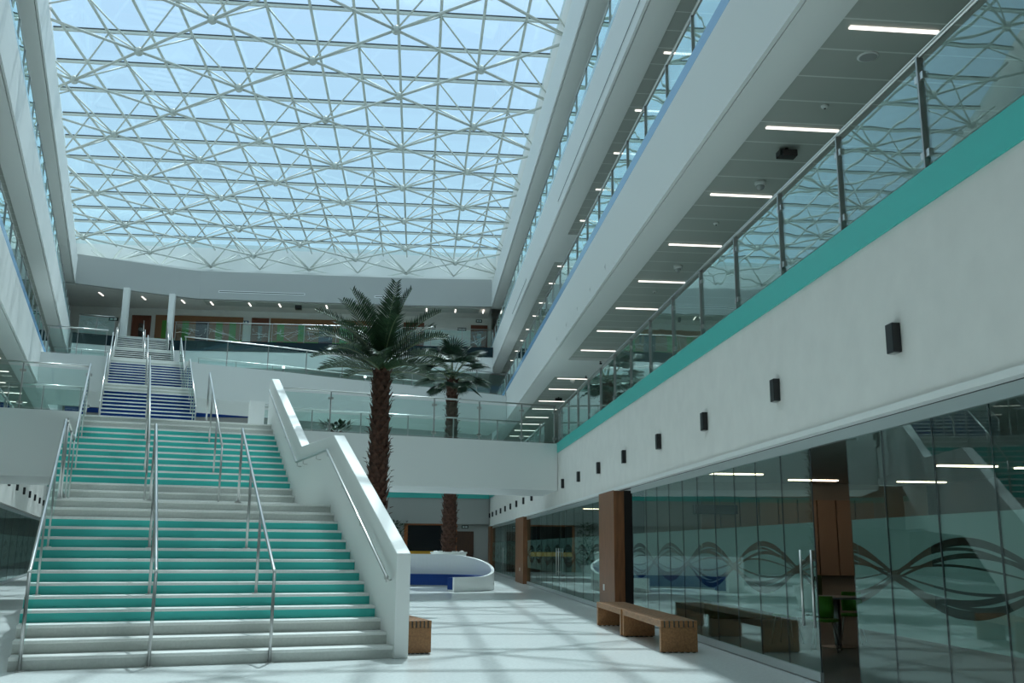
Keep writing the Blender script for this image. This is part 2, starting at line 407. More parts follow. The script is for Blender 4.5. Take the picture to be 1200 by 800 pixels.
struct('ceiling', MB().prism([(x, y + .26) for x, y in far_edge] + [(4.34, 69), (-24, 69)], 12.3, 12.5), WHITE, 'white ceiling of the far second floor gallery', 'ceiling')
struct('ceiling', MB().prism([(x, y + .26) for x, y in far_edge] + [(4.34, 69), (-24, 69)], 7.9, 8.1), WHITE, 'white ceiling of the far first floor gallery', 'ceiling')
struct('roof_slab', MB().prism([(-22, 58.9), (-15.6, 61.2), (-14.2, 61.6), (-1, 61.6), (5, 61.3), (5, 69), (-26, 69)], 18.2, 18.75), WHITE2, 'white ledge under the far edge of the skylight', 'roof')
struct('roof_slab', MB().prism([(-26, 62.6), (5, 62.6), (5, 69.2), (-26, 69.2)], 18.7, 20.75), WHITE2, 'white upstand behind the far truss ends', 'roof')
for i, (x, y, w) in enumerate(((-18.05, 59.35, 'left of the top flight'), (-15.62, 60.5, 'right of the top flight'))):
    o = MB().box(ID, x - .17, x + .17, y - .17, y + .17, 13.62, 16.75).build('pillar', WHITE2, kind='structure'); tag(o, f'square white column standing {w} of stairs', 'column')

# ------------------------------------------------------------------ skylight: glazing and space frame
TOPZ, GLZ, NODEZ = 20.3, 20.46, 18.95
pl = [W(-8.3, -9.0, 0), W(-8.3, 50.2, 0)]
glz = [(4.72, 3.6), (4.72, 62.62), (pl[1].x - .3, 62.62), (pl[1].x, pl[1].y), (-3.6, 3.6)]
struct('window_1', MB().prism(glz, GLZ, GLZ + .03), G_ROOF, 'pale blue glass skylight over the whole atrium', 'skylight')
HP = [(Vector((1, 0, 0)), 4.66), (Vector((0, 1, 0)), 62.5), (Vector((0, -1, 0)), -3.7), (-SXv, 7.25 - P0.dot(SXv))]
def clip(p, q):
    t0, t1 = 0.0, 1.0; d = q - p
    for nn, c in HP:
        a = nn.dot(p) - c; b = nn.dot(d)
        if abs(b) < 1e-9:
            if a > 0: return None
        else:
            t = -a / b
            if b > 0: t1 = min(t1, t)
            else: t0 = max(t0, t)
    if t1 - t0 < 1e-3: return None
    return p + d * t0, p + d * t1
sf = thing('space_frame', 'white tubular space frame truss carrying the glass skylight', 'roof truss', (-5, 35, NODEZ))
X0, DX = -1.23, 1.555
YB, DY = 30.96, 2.54
# purlins and bars along x
for j in range(-10, 13):
    y = YB + DY * (j + .5)
    c = clip(Vector((-30, y, TOPZ)), Vector((8, y, TOPZ)))
    if not c: continue
    pu = MB().box(ID, c[0].x, c[1].x, y - .045, y + .045, TOPZ + .0, TOPZ + .10).build('purlin', FRAME, sf)
    MB().box(ID, c[0].x, c[1].x, y - .05, y + .03, GLZ - .045, GLZ - .004).build('glazing_bar', GASK, pu)
for i in range(-16, 5):
    x = X0 + DX * i
    c = clip(Vector((x, 3.7, TOPZ)), Vector((x, 62.4, TOPZ)))
    if c: MB().tube([c[0], c[1]], .055, 8).build('top_chord', FRAME, sf, smooth=True)
nodes, chords, struts = [], [], []
for i in range(-9, 4):
    for j in range(-12, 14):
        if (i + j) % 2: continue
        p = Vector((X0 + 2 * DX * i, YB + DY * j, NODEZ))
        if all(nn.dot(p) <= c + .02 for nn, c in HP) and p.y < 61: nodes.append(p)
        for sx_ in (1, -1):
            c = clip(p, p + Vector((2 * DX * sx_, DY, 0)))
            if c: chords.append(c)
        for dx in (-1, 1):
            for dy in (-.5, .5):
                c = clip(p, Vector((p.x + dx * DX, p.y + dy * DY, TOPZ)))
                if c: struts.append(c)
nodes.sort(key=lambda p: (p - Vector((-2, 40, 19))).length)
for p in nodes[:100]: MB().ball(p, .17, 12).build('node_ball', FRAME, sf, smooth=True)
cen = Vector((-4, 34, 19))
def split(lst, r, name):
    lst = sorted(lst, key=lambda c: ((c[0] + c[1]) / 2 - Vector((-2, 22, 12))).length if ((c[0] + c[1]) / 2).y > 28 else 99)
    for c in lst[:100]: MB().tube([c[0], c[1]], r, 8).build(name, FRAME, sf, smooth=True)
    m = MB()
    for c in lst[100:]: m.tube([c[0], c[1]], r, 6)
    m.build(name, FRAME, sf, smooth=True, kind='stuff')
split(chords, .052, 'bottom_chord'); split(struts, .034, 'diagonal_strut')
# far and side edge ring: fan of struts to the ledge
for i in range(-9, 4):
    x = X0 + 2 * DX * i
    if x < -20.5: continue
    for dx in (-1, 1):
        for q in (Vector((x + dx * DX, 60.0, TOPZ)), Vector((x + dx * DX, 62.4, 20.0))):
            c = clip(Vector((x, 61.45, 18.8)), q)
            if c: MB().tube([c[0], c[1]], .04, 6).build('edge_strut', FRAME, sf, smooth=True)

# ------------------------------------------------------------------ bridges
def cut_x(p, q, x): t = (x - p.x) / (q.x - p.x); return p + (q - p) * t
a, b = W(-.05, 15.63, 0), cut_x(W(0, 15.63, 0), W(9, 15.63, 0), 4.44)
br = [a, b, Vector((4.44, 35.0, 0)), W(-.05, 19.3, 0)]
struct('bridge_deck', MB().prism([(p.x, p.y) for p in br], 3.27, 4.78), WHITE2, 'white first floor bridge between stair landing and right wing', 'bridge')
bl = [W(-6.95, 14.0, 0), W(-4.62, 14.0, 0), W(-4.62, 18.0, 0), W(-6.95, 18.0, 0)]
struct('bridge_deck', MB().prism([(p.x, p.y) for p in bl], 3.1, 4.78), WHITE2, 'white first floor bridge between stair landing and left wing', 'bridge')
mid = [W(-4.6, 12.9, 0), W(-.06, 12.9, 0), W(-.06, 19.3, 0), W(-4.6, 19.3, 0)]
struct('bridge_deck', MB().prism([(p.x, p.y) for p in mid], 3.6, 4.525), WHITE2, 'white first floor deck joining teal stairs and blue stairs', 'bridge')
f2 = [(-10.2, 41.95), (-8.3, 42.85), (-6.26, 43.75), (-4.4, 44.8), (-2.7, 45.75), (-.4, 46.8), (1.9, 47.85), (4.34, 49.3)]
struct('bridge_deck', MB().prism(f2 + [(x - .6, y + 5.0) for x, y in f2][::-1], 7.6, 9.1), WHITE2, 'curved white second floor bridge right of the blue stairs', 'bridge')
b2l = [W(-6.95, 30, 0), W(-4.36, 30, 0), W(-4.36, 35, 0), W(-6.95, 35, 0)]
struct('bridge_deck', MB().prism([(p.x, p.y) for p in b2l], 7.6, 9.1), WHITE2, 'white second floor bridge left of the blue stairs', 'bridge')
b2m = [W(-4.34, 30.0, 0), W(-1.45, 30.0, 0), W(-1.45, 35.5, 0), W(-4.34, 35.5, 0)]
struct('bridge_deck', MB().prism([(p.x, p.y) for p in b2m], 8.6, 9.095), WHITE2, 'white second floor landing between blue and black stairs', 'bridge')

def along(pts): return sum((Vector(pts[i + 1]) - Vector(pts[i])).length for i in range(len(pts) - 1))
rp_ = [W(.5, 15.72, 0), cut_x(W(0, 15.72, 0), W(9, 15.72, 0), 4.40)]
ln = along(rp_)
railing('glass balustrade along the near edge of the first floor bridge behind the tall palm', rp_, 4.78, 6.02, [.2, 1.65, 3.1, 4.9, 6.4, 7.85, ln - .05], 'bridge balustrades', clamps=True)
rp_ = [W(.5, 19.2, 0), Vector((4.40, 34.9, 0))]; ln = along(rp_)
railing('glass balustrade along the far edge of the first floor bridge', rp_, 4.78, 5.9, [.1 + (ln - .2) * i / 6 for i in range(7)], 'bridge balustrades')
rp_ = [W(-6.8, 14.08, 0), W(-4.45, 14.08, 0)]
railing('glass balustrade along the near edge of the left first floor bridge', rp_, 4.78, 5.98, [.75, 2.3], 'bridge balustrades', clamps=True)
rp_ = [W(-6.8, 17.9, 0), W(-4.7, 17.9, 0)]
railing('glass balustrade along the far edge of the left first floor bridge', rp_, 4.78, 5.98, [.1, 1.0, 2.0], 'bridge balustrades')
off = [(x, y + .07) for x, y in f2]
L2 = along([Vector((*p, 0)) for p in off])
railing('glass balustrade along the curved second floor bridge', [Vector((*p, 0)) for p in off], 9.1, 10.22, [.05 + (L2 - .1) * i / 9 for i in range(10)], 'bridge balustrades')
offb = [(x - .5, y + 4.9) for x, y in f2]
L3 = along([Vector((*p, 0)) for p in offb])
railing('glass balustrade along the rear edge of the curved second floor bridge', [Vector((*p, 0)) for p in offb], 9.1, 10.22, [.05 + (L3 - .1) * i / 9 for i in range(10)], 'bridge balustrades')
railing('glass balustrade along the rear edge of the left second floor bridge', [W(-6.8, 34.9, 0), W(-4.45, 34.9, 0)], 9.1, 10.22, [.1, 1.2, 2.3], 'bridge balustrades')
railing('glass balustrade along the second floor bridge left of blue stairs', [W(-6.8, 30.07, 0), W(-4.45, 30.07, 0)], 9.1, 10.22, [.1, 1.2, 2.3], 'bridge balustrades')
ETCH = mat('etched_glass_lines', (.62, .68, .66), .6)
railing('far third floor balustrade with scribbled line glass right of the stairs', [Vector((x, y + .08, 0)) for x, y in [(-15.1, 59.5), (-9.3, 59.3), (4.3, 59.1)]], 13.62, 14.78, [.05 + 1.94 * i for i in range(11)], 'third floor far balustrades', pattern=ETCH)
railing('far third floor balustrade with scribbled line glass left of the stairs', [Vector((-20.3, 58.15, 0)), Vector((-18.4, 58.75, 0))], 13.62, 14.78, [.05, 1.0, 2.0], 'third floor far balustrades', pattern=ETCH)

# ------------------------------------------------------------------ stairs
def flight(root, name, u0, u1, s0, z0, n, r, t, colf, under=True):
    """n risers; riser i stands at s0+i*t"""
    f = bpy.data.objects.new(name, None); COL.objects.link(f); f.parent = root
    for i in range(n):
        s, z = s0 + i * t, z0 + i * r
        MB().box(W, u0, u1, s, s + .03, z - (.0 if i == 0 else .04), z + r - .035).build('riser', colf(i), f)
        d = t + .03 if i < n - 1 else .34
        MB().box(W, u0, u1, s - .025, s + d, z + r - .04, z + r).build('tread', TREAD, f, bevel=.006)
    prof = [(s0 + .035, z0), (s0 + .035, z0 + .08)]
    for i in range(n):
        prof += [(s0 + i * t + .035, z0 + (i + 1) * r - .045)]
        prof += [(s0 + (i + 1) * t + .035, z0 + (i + 1) * r - .045)]
    e = s0 + n * t + .035
    prof += [(e, z0 + n * r - .4), (s0 + .7, z0)]
    MB().ext(W, prof, u0 + .03, u1 - .0).build('carriage', WHITE2, f)
    return f
def pat(col, lo, hi, n):
    return lambda i: GREYR if i < lo or i >= n - hi else col
tl = thing('staircase', 'wide white and teal staircase rising from the atrium floor to the first floor', 'staircase', W(-2.3, 0, 0))
flight(tl, 'lower_flight', -4.6, 0, 0, 0, 14, .1561, .348, pat(TEALR, 3, 2, 14))
flight(tl, 'upper_flight', -4.6, 0, 8.05, 2.186, 14, .1675, .344, pat(TEALR, 3, 2, 14))
MB().box(W, -4.6, 0, 4.86, 8.08, 1.88, 2.184).build('landing', GREYR, tl)
MB().box(W, -4.6, 0, 12.86, 12.92, 4.2, 4.53).build('landing', GREYR, tl)
tb = thing('staircase', 'blue and white staircase climbing from first floor deck to second floor', 'staircase', W(-2.9, 17.9, 4.53))
flight(tb, 'lower_flight', -4.3, -1.5, 17.98, 4.53, 14, .165, .344, pat(NAVY, 3, 2, 14))
flight(tb, 'upper_flight', -4.3, -1.5, 25.53, 6.84, 14, .1614, .344, pat(NAVY, 3, 2, 14))
MB().box(W, -4.3, -1.5, 22.79, 25.56, 6.5, 6.838).build('landing', GREYR, tb)
tk = thing('staircase', 'black and white staircase climbing from second floor to the far gallery', 'staircase', W(-2.9, 35.5, 9.1))
flight(tk, 'lower_flight', -4.3, -1.5, 35.53, 9.1, 14, .1643, .344, pat(BLACK, 1, 1, 14))
flight(tk, 'upper_flight', -4.3, -1.5, 43.73, 11.4, 14, .1607, .344, pat(BLACK, 1, 1, 14))
MB().box(W, -4.3, -1.5, 40.3, 43.76, 11.1, 11.398).build('landing', GREYR, tk)

# parapet wall on the right of the teal stairs
prof = [(-.05, 0), (-.05, 1.366), (4.52, 3.44), (7.85, 3.54), (12.95, 5.80), (13.3, 5.80), (13.3, 4.3), (8.2, 1.9), (4.9, 1.75), (1.0, 0)]
o = MB().ext(W, prof, 0.0, .20).build('wall_stair', WHITE2, kind='structure', bevel=.012); tag(o, 'white sloping parapet wall on the right of the teal stairs', 'wall')

def handrail(label, u, pts, posts, group, glassy=False, rad=.024, brackets=False):
    """pts: (s, z) of the rail; posts: (s, z_base)"""
    r = thing('handrail', label, 'handrail', W(u, pts[0][0], posts[0][1] if posts else pts[0][1]), group)
    MB().tube([W(u, *p) for p in pts], rad, 10).build('rail', STEEL, r, smooth=True)
    def zat(s):
        for (s0, z0), (s1, z1) in zip(pts, pts[1:]):
            if s0 - 1e-3 <= s <= s1 + 1e-3: return z0 + (z1 - z0) * (s - s0) / max(1e-6, s1 - s0)
        return pts[-1][1]
    for s, zb in posts:
        po = MB().tube([W(u, s, zb), W(u, s, zat(s) - .01)], .021, 10).build('post', STEELD, r, smooth=True)
        MB().lathe(W(u, s, zb), [(.055, 0), (.055, .012), (.025, .014)], 14).build('foot', STEEL, po)
    if glassy:
        for (s0, b0), (s1, b1) in zip(posts, posts[1:]):
            za, zb_ = zat(s0 + .06), zat(s1 - .06)
            g = (.14)
            MB().ext(W, [(s0 + .06, b0 + g), (s1 - .06, b1 + g), (s1 - .06, zb_ - .12), (s0 + .06, za - .12)], u - .006, u + .006).build('glass_panel', G_RAIL, r)
    if brackets:
        for s in brackets:
            z = zat(s)
            MB().tube([W(u, s, z - .01), W(u + .0, s, z - .09), W(u + .03, s, z - .10), W(u + .09, s, z - .10)], .008, 6).build('bracket', STEEL, r, smooth=True)
    return r
nl = lambda i: .1561 * i            # z on tread i of the lower flight
SL = lambda i: (i - .5) * .348       # middle of tread i
lowp = [(-.06, 0)] + [(SL(i), nl(i)) for i in (5, 9)] + [(4.5, 2.186)]
def up_(i): return (8.05 + (i - .5) * .344, 2.186 + i * .1675)
upp = [(8.0, 2.186), up_(5), up_(10), (12.62, 4.53)]
lowr = [(-.06, 1.13), (.0, 1.15), (4.55, 3.47)]
uppr = [(8.0, 3.49), (12.6, 5.78)]
handrail('steel handrail with glass on the left edge of the lower teal flight', -4.47, lowr, lowp, 'teal stair handrails', True)
handrail('centre steel handrail on the lower teal flight', -3.06, lowr, lowp, 'teal stair handrails')
handrail('right hand free standing steel handrail on the lower teal flight', -1.62, lowr, lowp, 'teal stair handrails')
handrail('steel handrail with glass on the left edge of the upper teal flight and its landing', -4.45, [(4.6, 3.49), (7.95, 3.49), (12.7, 5.82)], [(4.85, 2.186), (6.3, 2.186), (7.8, 2.186), up_(5), up_(10), (12.65, 4.53)], 'teal stair handrails', True)
handrail('centre steel handrail on the upper teal flight', -3.06, uppr, upp, 'teal stair handrails')
handrail('right hand free standing steel handrail on the upper teal flight', -1.62, uppr, upp, 'teal stair handrails')
handrail('steel handrail bracketed along the white parapet wall', -.095, [(.06, .98), (.07, 1.05), (4.6, 3.17), (7.85, 3.2), (12.65, 5.45)], [], 'teal stair handrails', brackets=[.2, 1.8, 3.2, 4.55, 5.6, 7.0, 7.7, 9.5, 11.2, 12.5])
def brails(word, s0, s1, z0, z1, h=.98, foot=0):
    dz = (z1 - z0) / (s1 - s0)
    ps = [(s0, z0)] + [(s0 + (s1 - s0) * k / 4, z0 + (z1 - z0) * k / 4 + .02) for k in (1, 2, 3)] + [(s1 + .2, z1)]
    rl = [(s0 - .05, z0 + h + .12), (s1 + .2, z1 + h + .12)]
    handrail(f'left steel and glass handrail on the {word}', -4.26, rl, ps, 'upper stair handrails', True)
    handrail(f'centre steel handrail on the {word}', -2.88, rl, ps, 'upper stair handrails')
    handrail(f'right steel and glass handrail on the {word}', -1.54, rl, ps, 'upper stair handrails', True)
brails('lower blue flight', 17.98, 22.6, 4.53, 6.84); brails('upper blue flight', 25.53, 30.15, 6.84, 9.1)
brails('lower black flight', 35.53, 40.15, 9.1, 11.4); brails('upper black flight', 43.73, 48.35, 11.4, 13.65)
handrail('right steel and glass guard beside the landing between the blue flights', -1.54, [(22.95, 7.95), (25.4, 7.95)], [(22.95, 6.84), (24.2, 6.84), (25.4, 6.84)], 'upper stair handrails', True)
handrail('left steel and glass guard beside the landing between the blue flights', -4.26, [(22.95, 7.95), (25.4, 7.95)], [(22.95, 6.84), (24.2, 6.84), (25.4, 6.84)], 'upper stair handrails', True)
# white pier and short guard on the deck to the right of the top of the teal stairs
o = MB().box(W, -.10, .32, 16.4, 16.8, 4.53, 5.68).build('pillar', WHITE2, kind='structure'); tag(o, 'short white pier on the deck at the top of teal stairs', 'pier')

# ------------------------------------------------------------------ glazed ground floor, right wing
FR = frost_mat('frosted_film_right', (0, 1, 0), 9.2)
FL = frost_mat('frosted_film_left', tuple(SYv), 22.0)
def bay(label, T, g, joints, openings=(), film=FR, handles=(), group='glass partitions', posts=()):
    b0, b1 = joints[0], joints[-1]
    r = thing('glass_partition', label, 'glass partition', T(g, b0, 0), group)
    segs = [(a, b) for a, b in zip(joints, joints[1:])]
    # clamp rails top and bottom
    runs = []; cur = b0
    for oa, ob in openings:
        runs.append((cur, oa)); cur = ob
    runs.append((cur, b1))
    for a, b in runs: MB().box(T, g - .02, g + .02, a, b, .012, .115).build('bottom_rail', ALU, r)
    MB().box(T, g - .03, g + .03, b0, b1, 2.62, 2.735).build('top_rail', ALU, r)
    for a, b in segs:
        if any(abs(a - oa) < .05 or (a > oa - .05 and b < ob + .05) for oa, ob in openings): continue
        p = MB().box(T, g - .006, g + .006, a + .006, b - .006, .115, 2.62).build('glass_pane', G_FAC, r)
        MB().box(T, g + .007, g + .009, a + .006, b - .006, .67, 1.77).build('frosted_film', film, p)
        MB().box(T, g - .007, g + .007, a - .004, a + .004, .115, 2.62).build('edge_seal', GASK, p)
    for b in handles:
        h = MB().tube([T(g - .07, b, .60), T(g - .07, b, 1.46)], .016, 10)
        for z in (.72, 1.34): h.tube([T(g - .07, b, z), T(g - .005, b, z)], .009, 8)
        h.build('pull_handle', STEEL, r, smooth=True)
    return r
J1 = [3.8, 4.72, 5.55, 6.46, 7.378, 8.276, 9.238, 10.05, 11.04, 12.0, 12.95, 13.87, 14.84, 15.78, 16.7, 17.63, 18.54, 19.45, 20.72]
bay('nearest glass partition with frosted wave band behind the long benches', TR, .20, J1, [(10.05, 11.04)], handles=[11.32])
bay('middle glass partition with frosted wave band between two wood pillars', TR, .20, [24.0 + 1.55 * i for i in range(12)], [], handles=[31.9, 31.4])
bay('farthest glass partition with frosted wave band near the round bench', TR, .20, [44.7 + 1.4 * i for i in range(12)], [], handles=[52.0])
o = MB().tube([TR(.14, 11.02, .6), TR(.14, 11.02, 1.46)], .016, 10); r_ = thing('door_pull', 'vertical steel pull bar on the edge of the open glass door', 'door handle', TR(.14, 11.02, .6))
o.build('bar', STEEL, r_, smooth=True)
m = MB()
for z in (.72, 1.34): m.tube([TR(.14, 11.02, z), TR(.205, 11.05, z)], .009, 8)
m.build('standoff', STEEL, r_, smooth=True)
# soffit over the glass and track
struct('ceiling', MB().box(TR, .1, .5, -8, 61.5, 2.747, 2.762), WHITE2, 'white soffit above the glass partitions of the right wing', 'ceiling')
struct('trim_5', MB().box(TR, .05, .16, -8, 61.5, 2.74, 2.805), WHITE2, 'white lip above the glass partitions of the right wing', 'trim')
struct('trim_4', MB().box(TR, .165, .24, -8, 61.5, 2.733, 2.746), GASK, 'dark glazing track above the glass of the right wing', 'trim')
def wood_pillar(label, b0, b1):
    r = thing('wood_pillar', label, 'pillar', TR(0, b0, 0), 'wood clad pillars', kind='thing')
    MB().box(TR, .04, .28, b0, b1, 0, 2.755).build('cladding', WOODP, r, bevel=.004)
    MB().box(TR, .28, .75, b0 + .02, b1, 0, 2.755).build('shadow_return', BLACK, r)  # black box stands in for the shade of the recess beside the pillar
    for z in (): pass
    k = MB().box(TR, .025, .04, b0 + 1.2, b0 + 1.32, .50, .64).build('socket', WHITE2, r); k['label'] = 'white wall socket'
    return r
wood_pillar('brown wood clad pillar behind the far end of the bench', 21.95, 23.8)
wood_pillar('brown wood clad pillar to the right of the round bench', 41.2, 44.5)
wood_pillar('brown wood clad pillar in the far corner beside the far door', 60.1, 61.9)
o = MB().box(TR, .23, .35, 31.45, 31.75, .0, 2.6).build('door_post', WOODD); tag(o, 'dark wood door post inside the middle glass partition', 'post')

# rooms behind the glass
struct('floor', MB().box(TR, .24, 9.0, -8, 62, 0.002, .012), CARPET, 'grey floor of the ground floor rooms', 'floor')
struct('ceiling', MB().box(TR, .42, 9.0, -8, 62, 2.98, 3.1), ROOM, 'grey ceiling of the ground floor rooms', 'ceiling')
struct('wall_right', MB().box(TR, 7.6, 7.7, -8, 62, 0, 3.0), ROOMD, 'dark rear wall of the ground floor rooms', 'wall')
for y, w in ((22.2, 'behind the green chairs'), (42.5, 'between the far rooms')):
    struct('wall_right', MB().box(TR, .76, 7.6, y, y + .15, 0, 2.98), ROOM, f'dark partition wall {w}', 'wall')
pan = thing('wood_wall_panelling', 'vertical pale wood panelling on the room wall seen through the open glass door', 'panelling', TR(2.2, 22.1, 0))
for i in range(9):
    MB().box(TR, 2.1 + .46 * i, 2.1 + .46 * i + .43, 22.08, 22.19, .9, 2.6).build('panel', mat('room_panel', (.36, .26, .19), .6) if i == 0 else bpy.data.materials['room_panel'], pan)
bl_ = thing('slatted_blind', 'brown horizontal slatted screen deep inside the nearest room', 'blind', TR(7.4, 11.5, .9))
m = MB()
for i in range(20): m.box(TR, 7.5, 7.58, 12.2, 17.8, .95 + .095 * i, 1.02 + .095 * i)
m.build('slats', mat('blind_wood', (.20, .13, .06), .6), bl_)
for k in range(2): MB().box(TR, 7.46, 7.5, 13.4 + 2.8 * k, 13.46 + 2.8 * k, .9, 2.95).build('stile', WOODD, bl_)
for i, (x, y) in enumerate(((9.3, 16.8), (5.9, 19.5), (8.1, 20.9), (10.6, 20.9), (10.9, 17.0), (6.4, 27), (6.4, 33), (6.4, 38), (6.6, 49), (6.6, 55))):  # strips close to the partition are added to brighten its panelling
    o = MB().box(ID, x, x + 1.1, y - .06, y + .06, 2.955, 2.978).build('room_strip_or_fill_light', LAMPW)
    tag(o, f'warm strip or fill light inside the right hand glazed rooms, {ORD[i]} from near end', 'ceiling light', 'room strip lights')
o = MB().box(TR, 1.9, 2.9, 21.9, 22.05, 2.25, 2.45).build('air_grille', BLACK); tag(o, 'black rectangular air grille high on the room wall behind the open door', 'vent')
# table and chairs seen through the open door
t = thing('round_table', 'small grey pedestal table just inside the open glass door', 'table', (6.45, 14.95, 0))
MB().lathe((6.45, 14.95, .735), [(.42, 0), (.43, .01), (.43, .03)], 32).build('tabletop', mat('grey_tabletop', (.30, .31, .30), .4), t)
MB().tube([(6.45, 14.95, .03), (6.45, 14.95, .74)], .055, 16).build('pedestal', STEELD, t, smooth=True)
MB().lathe((6.45, 14.95, .012), [(.26, 0), (.26, .012), (.06, .03)], 24).build('base', STEELD, t)
def chair(label, x, y, rz):
    r = thing('chair', label, 'chair', (x, y, .012), 'green chairs')
    R_ = Matrix.Rotation(rz, 3, 'Z')
    T = lambda a, b, z: Vector((x, y, 0)) + R_ @ Vector((a, b, z))
    MB().lathe(Vector((x, y, .43)), [(.19, 0), (.21, .015), (.20, .04)], 20).build('seat', GREENC, r)
    m = MB(); N_ = 9
    for i in range(N_):
        t = -.75 + 1.5 * i / (N_ - 1)
        for z, rr in ((.50, .22), (.64, .24), (.80, .22)):
            m.v.append(T(math.sin(t) * rr, math.cos(t) * rr, z))
    for i in range(N_ - 1):
        for k in range(2):
            a = i * 3 + k; m.f.append((a, a + 1, a + 4, a + 3))
    b = m.build('backrest', GREENC, r, smooth=True); sd = b.modifiers.new('solid', 'SOLIDIFY'); sd.thickness = .02
    for sx_ in (-1, 1):
        for sy_ in (-1, 1):
            MB().tube([T(.12 * sx_, .12 * sy_, .44), T(.19 * sx_, .19 * sy_, .012)], .011, 8).build('leg', STEEL, r, smooth=True)
    return r
chair('green shell chair in front of the pedestal table inside the open door', 6.02, 14.4, 2.6)
chair('green shell chair behind the pedestal table in the room', 6.95, 15.6, -.6)
chair('green shell chair on the door side of the pedestal table', 5.85, 15.5, .8)
o = MB().box(ID, 6.3, 9.0, 21.0, 21.6, .012, .45).box(ID, 6.3, 9.0, 21.55, 21.75, .45, .92).build('sofa', mat('dark_green_sofa', (.03, .06, .015), .7), bevel=.03)
tag(o, 'dark green sofa against the panelled wall behind the open door', 'sofa')

# black up and down wall lights
def sconce(T, b, label, group, z=3.41):
    r = thing('wall_light', label, 'wall light', T(.1, b, z - .14), group)
    MB().box(T, .015, .098, b - .07, b + .07, z - .14, z + .14).build('body', BLACK, r, bevel=.006)
    MB().box(T, .03, .085, b - .05, b + .05, z - .148, z - .139).build('lens', STEELD, r)
SC = [5.5, 8.574, 11.69, 14.79, 17.75, 20.87, 23.92, 26.99, 30.0, 38.4, 41.4, 44.4, 47.3, 50.2, 53.0, 55.9, 58.7, 61.2]
for i, b in enumerate(SC): sconce(TR, b, f'black wall light on the right white wall, {ORD[i]} from the near end', 'right wall lights')
for i, b in enumerate((21.0, 24.0, 27.1, 30.2, 33.2, 36.3, 39.5, 42.5)): sconce(TL, b, f'black wall light on the left wing wall, {ORD[i]} from the near end', 'left wall lights', 3.5)

# fittings on the right first floor ceiling
zc = FZ[2][0] + .12
def fitting(name, label, cat, x, y, build):
    r = thing(name, label, cat, (x, y, zc)); build(r, x, y); return r
def speaker(r, x, y):
    MB().lathe((x, y, zc), [(.14, 0), (.145, -.012), (.12, -.02)], 24).build('rim', WHITE2, r, smooth=True)
    MB().lathe((x, y, zc), [(.118, -.021), (.10, -.026)], 24).build('grille', mat('speaker_grille', (.35, .36, .35), .7), r)
fitting('ceiling_speaker', 'round white ceiling speaker on the first floor gallery ceiling', 'speaker', 5.85, 11.5, speaker)
def dome(r, x, y):
    MB().lathe((x, y, zc), [(.10, 0), (.10, -.05), (.085, -.08)], 20).build('base', WHITE2, r, smooth=True)
    MB().ball((x, y, zc - .09), .075, 14).build('dome', mat('dome_grey', (.45, .47, .46), .2), r, smooth=True)
fitting('dome_camera', 'white dome camera near the third strip light of the first floor gallery', 'camera', 5.98, 16.1, dome)
fitting('dome_camera', 'white dome camera on the gallery ceiling before the white bulkhead', 'camera', 5.9, 21.5, dome)
fitting('dome_camera', 'white dome camera on the gallery ceiling beyond the white bulkhead', 'camera', 5.9, 37.4, dome)
def smoke(r, x, y):
    MB().lathe((x, y, zc), [(.055, 0), (.055, -.02), (.035, -.045)], 16).build('housing', WHITE2, r, smooth=True)
    MB().lathe((x, y, zc), [(.02, -.045), (.015, -.055)], 10).build('sensor', BLACK, r)
for i, (x, y, w) in enumerate(((5.88, 13.0, 'near the camera end'), (5.87, 18.4, 'between third and fourth strip lights'), (5.9, 23.8, 'near the sixth strip light'))):
    fitting('smoke_detector', f'small white smoke detector on the gallery ceiling {w}', 'smoke detector', x, y, smoke)
def proj(r, x, y):
    MB().box(ID, x - .15, x + .15, y - .1, y + .1, zc - .16, zc - .05).build('body', BLACK, r, bevel=.01)
    MB().tube([(x, y, zc), (x, y, zc - .06)], .03, 8).build('mount', BLACK, r)
    MB().box(ID, x - .12, x - .0, y - .16, y - .1, zc - .19, zc - .09).build('lens_block', BLACK, r)
fitting('projector', 'black projector unit hung from the gallery ceiling near the second strip light', 'projector', 5.9, 14.6, proj)
fitting('projector', 'black projector unit hung from the gallery ceiling beyond the bridge', 'projector', 6.0, 42.0, proj)
zc = FZ[2][0] + .02
def bullet(r, x, y):
    MB().lathe((x, y, zc), [(.04, 0), (.04, -.015)], 12).build('base', BLACK, r)
    MB().tube([(x, y, zc - .015), (x, y, zc - .06)], .012, 6).build('arm', BLACK, r)
    MB().tube([(x, y - .1, zc - .09), (x, y + .06, zc - .06)], .035, 10).build('barrel', BLACK, r)
fitting('bullet_camera', 'small black camera under the nearer edge of the white bulkhead', 'camera', 6.2, 33.0, bullet)
fitting('bullet_camera', 'small black camera under the farther edge of the white bulkhead', 'camera', 6.2, 36.0, bullet)
# slot diffusers in the fascias
def slot(T, b0, b1, z, label, a=-.004, m1=WHITE2):
    r = thing('slot_diffuser', label, 'vent', T(a, b0, z), 'slot diffusers')
    MB().box(T, a - .004, a + .004, b0, b1, z - .07, z + .07).build('frame', m1, r)
    MB().box(T, a - .007, a - .003, b0 + .05, b1 - .05, z - .025, z + .025).build('slot', GASK, r)
slot(TR, 17.5, 30.5, 12.75, 'long white slot diffuser on the third floor fascia of the right wing, nearer one')
slot(TR, 40.0, 46.5, 12.75, 'long white slot diffuser on the third floor fascia of the right wing, farther one')
fasF, _ = seg_frame((-14.2, 61.2), (-1, 61.25))
slot(fasF, 1.2, 6.6, 17.2, 'white outlined slot diffuser on the far grey fascia left of the tall palm')
slot(fasF, 11.0, 13.1, 17.2, 'white outlined slot diffuser on the far grey fascia behind the palm tops')
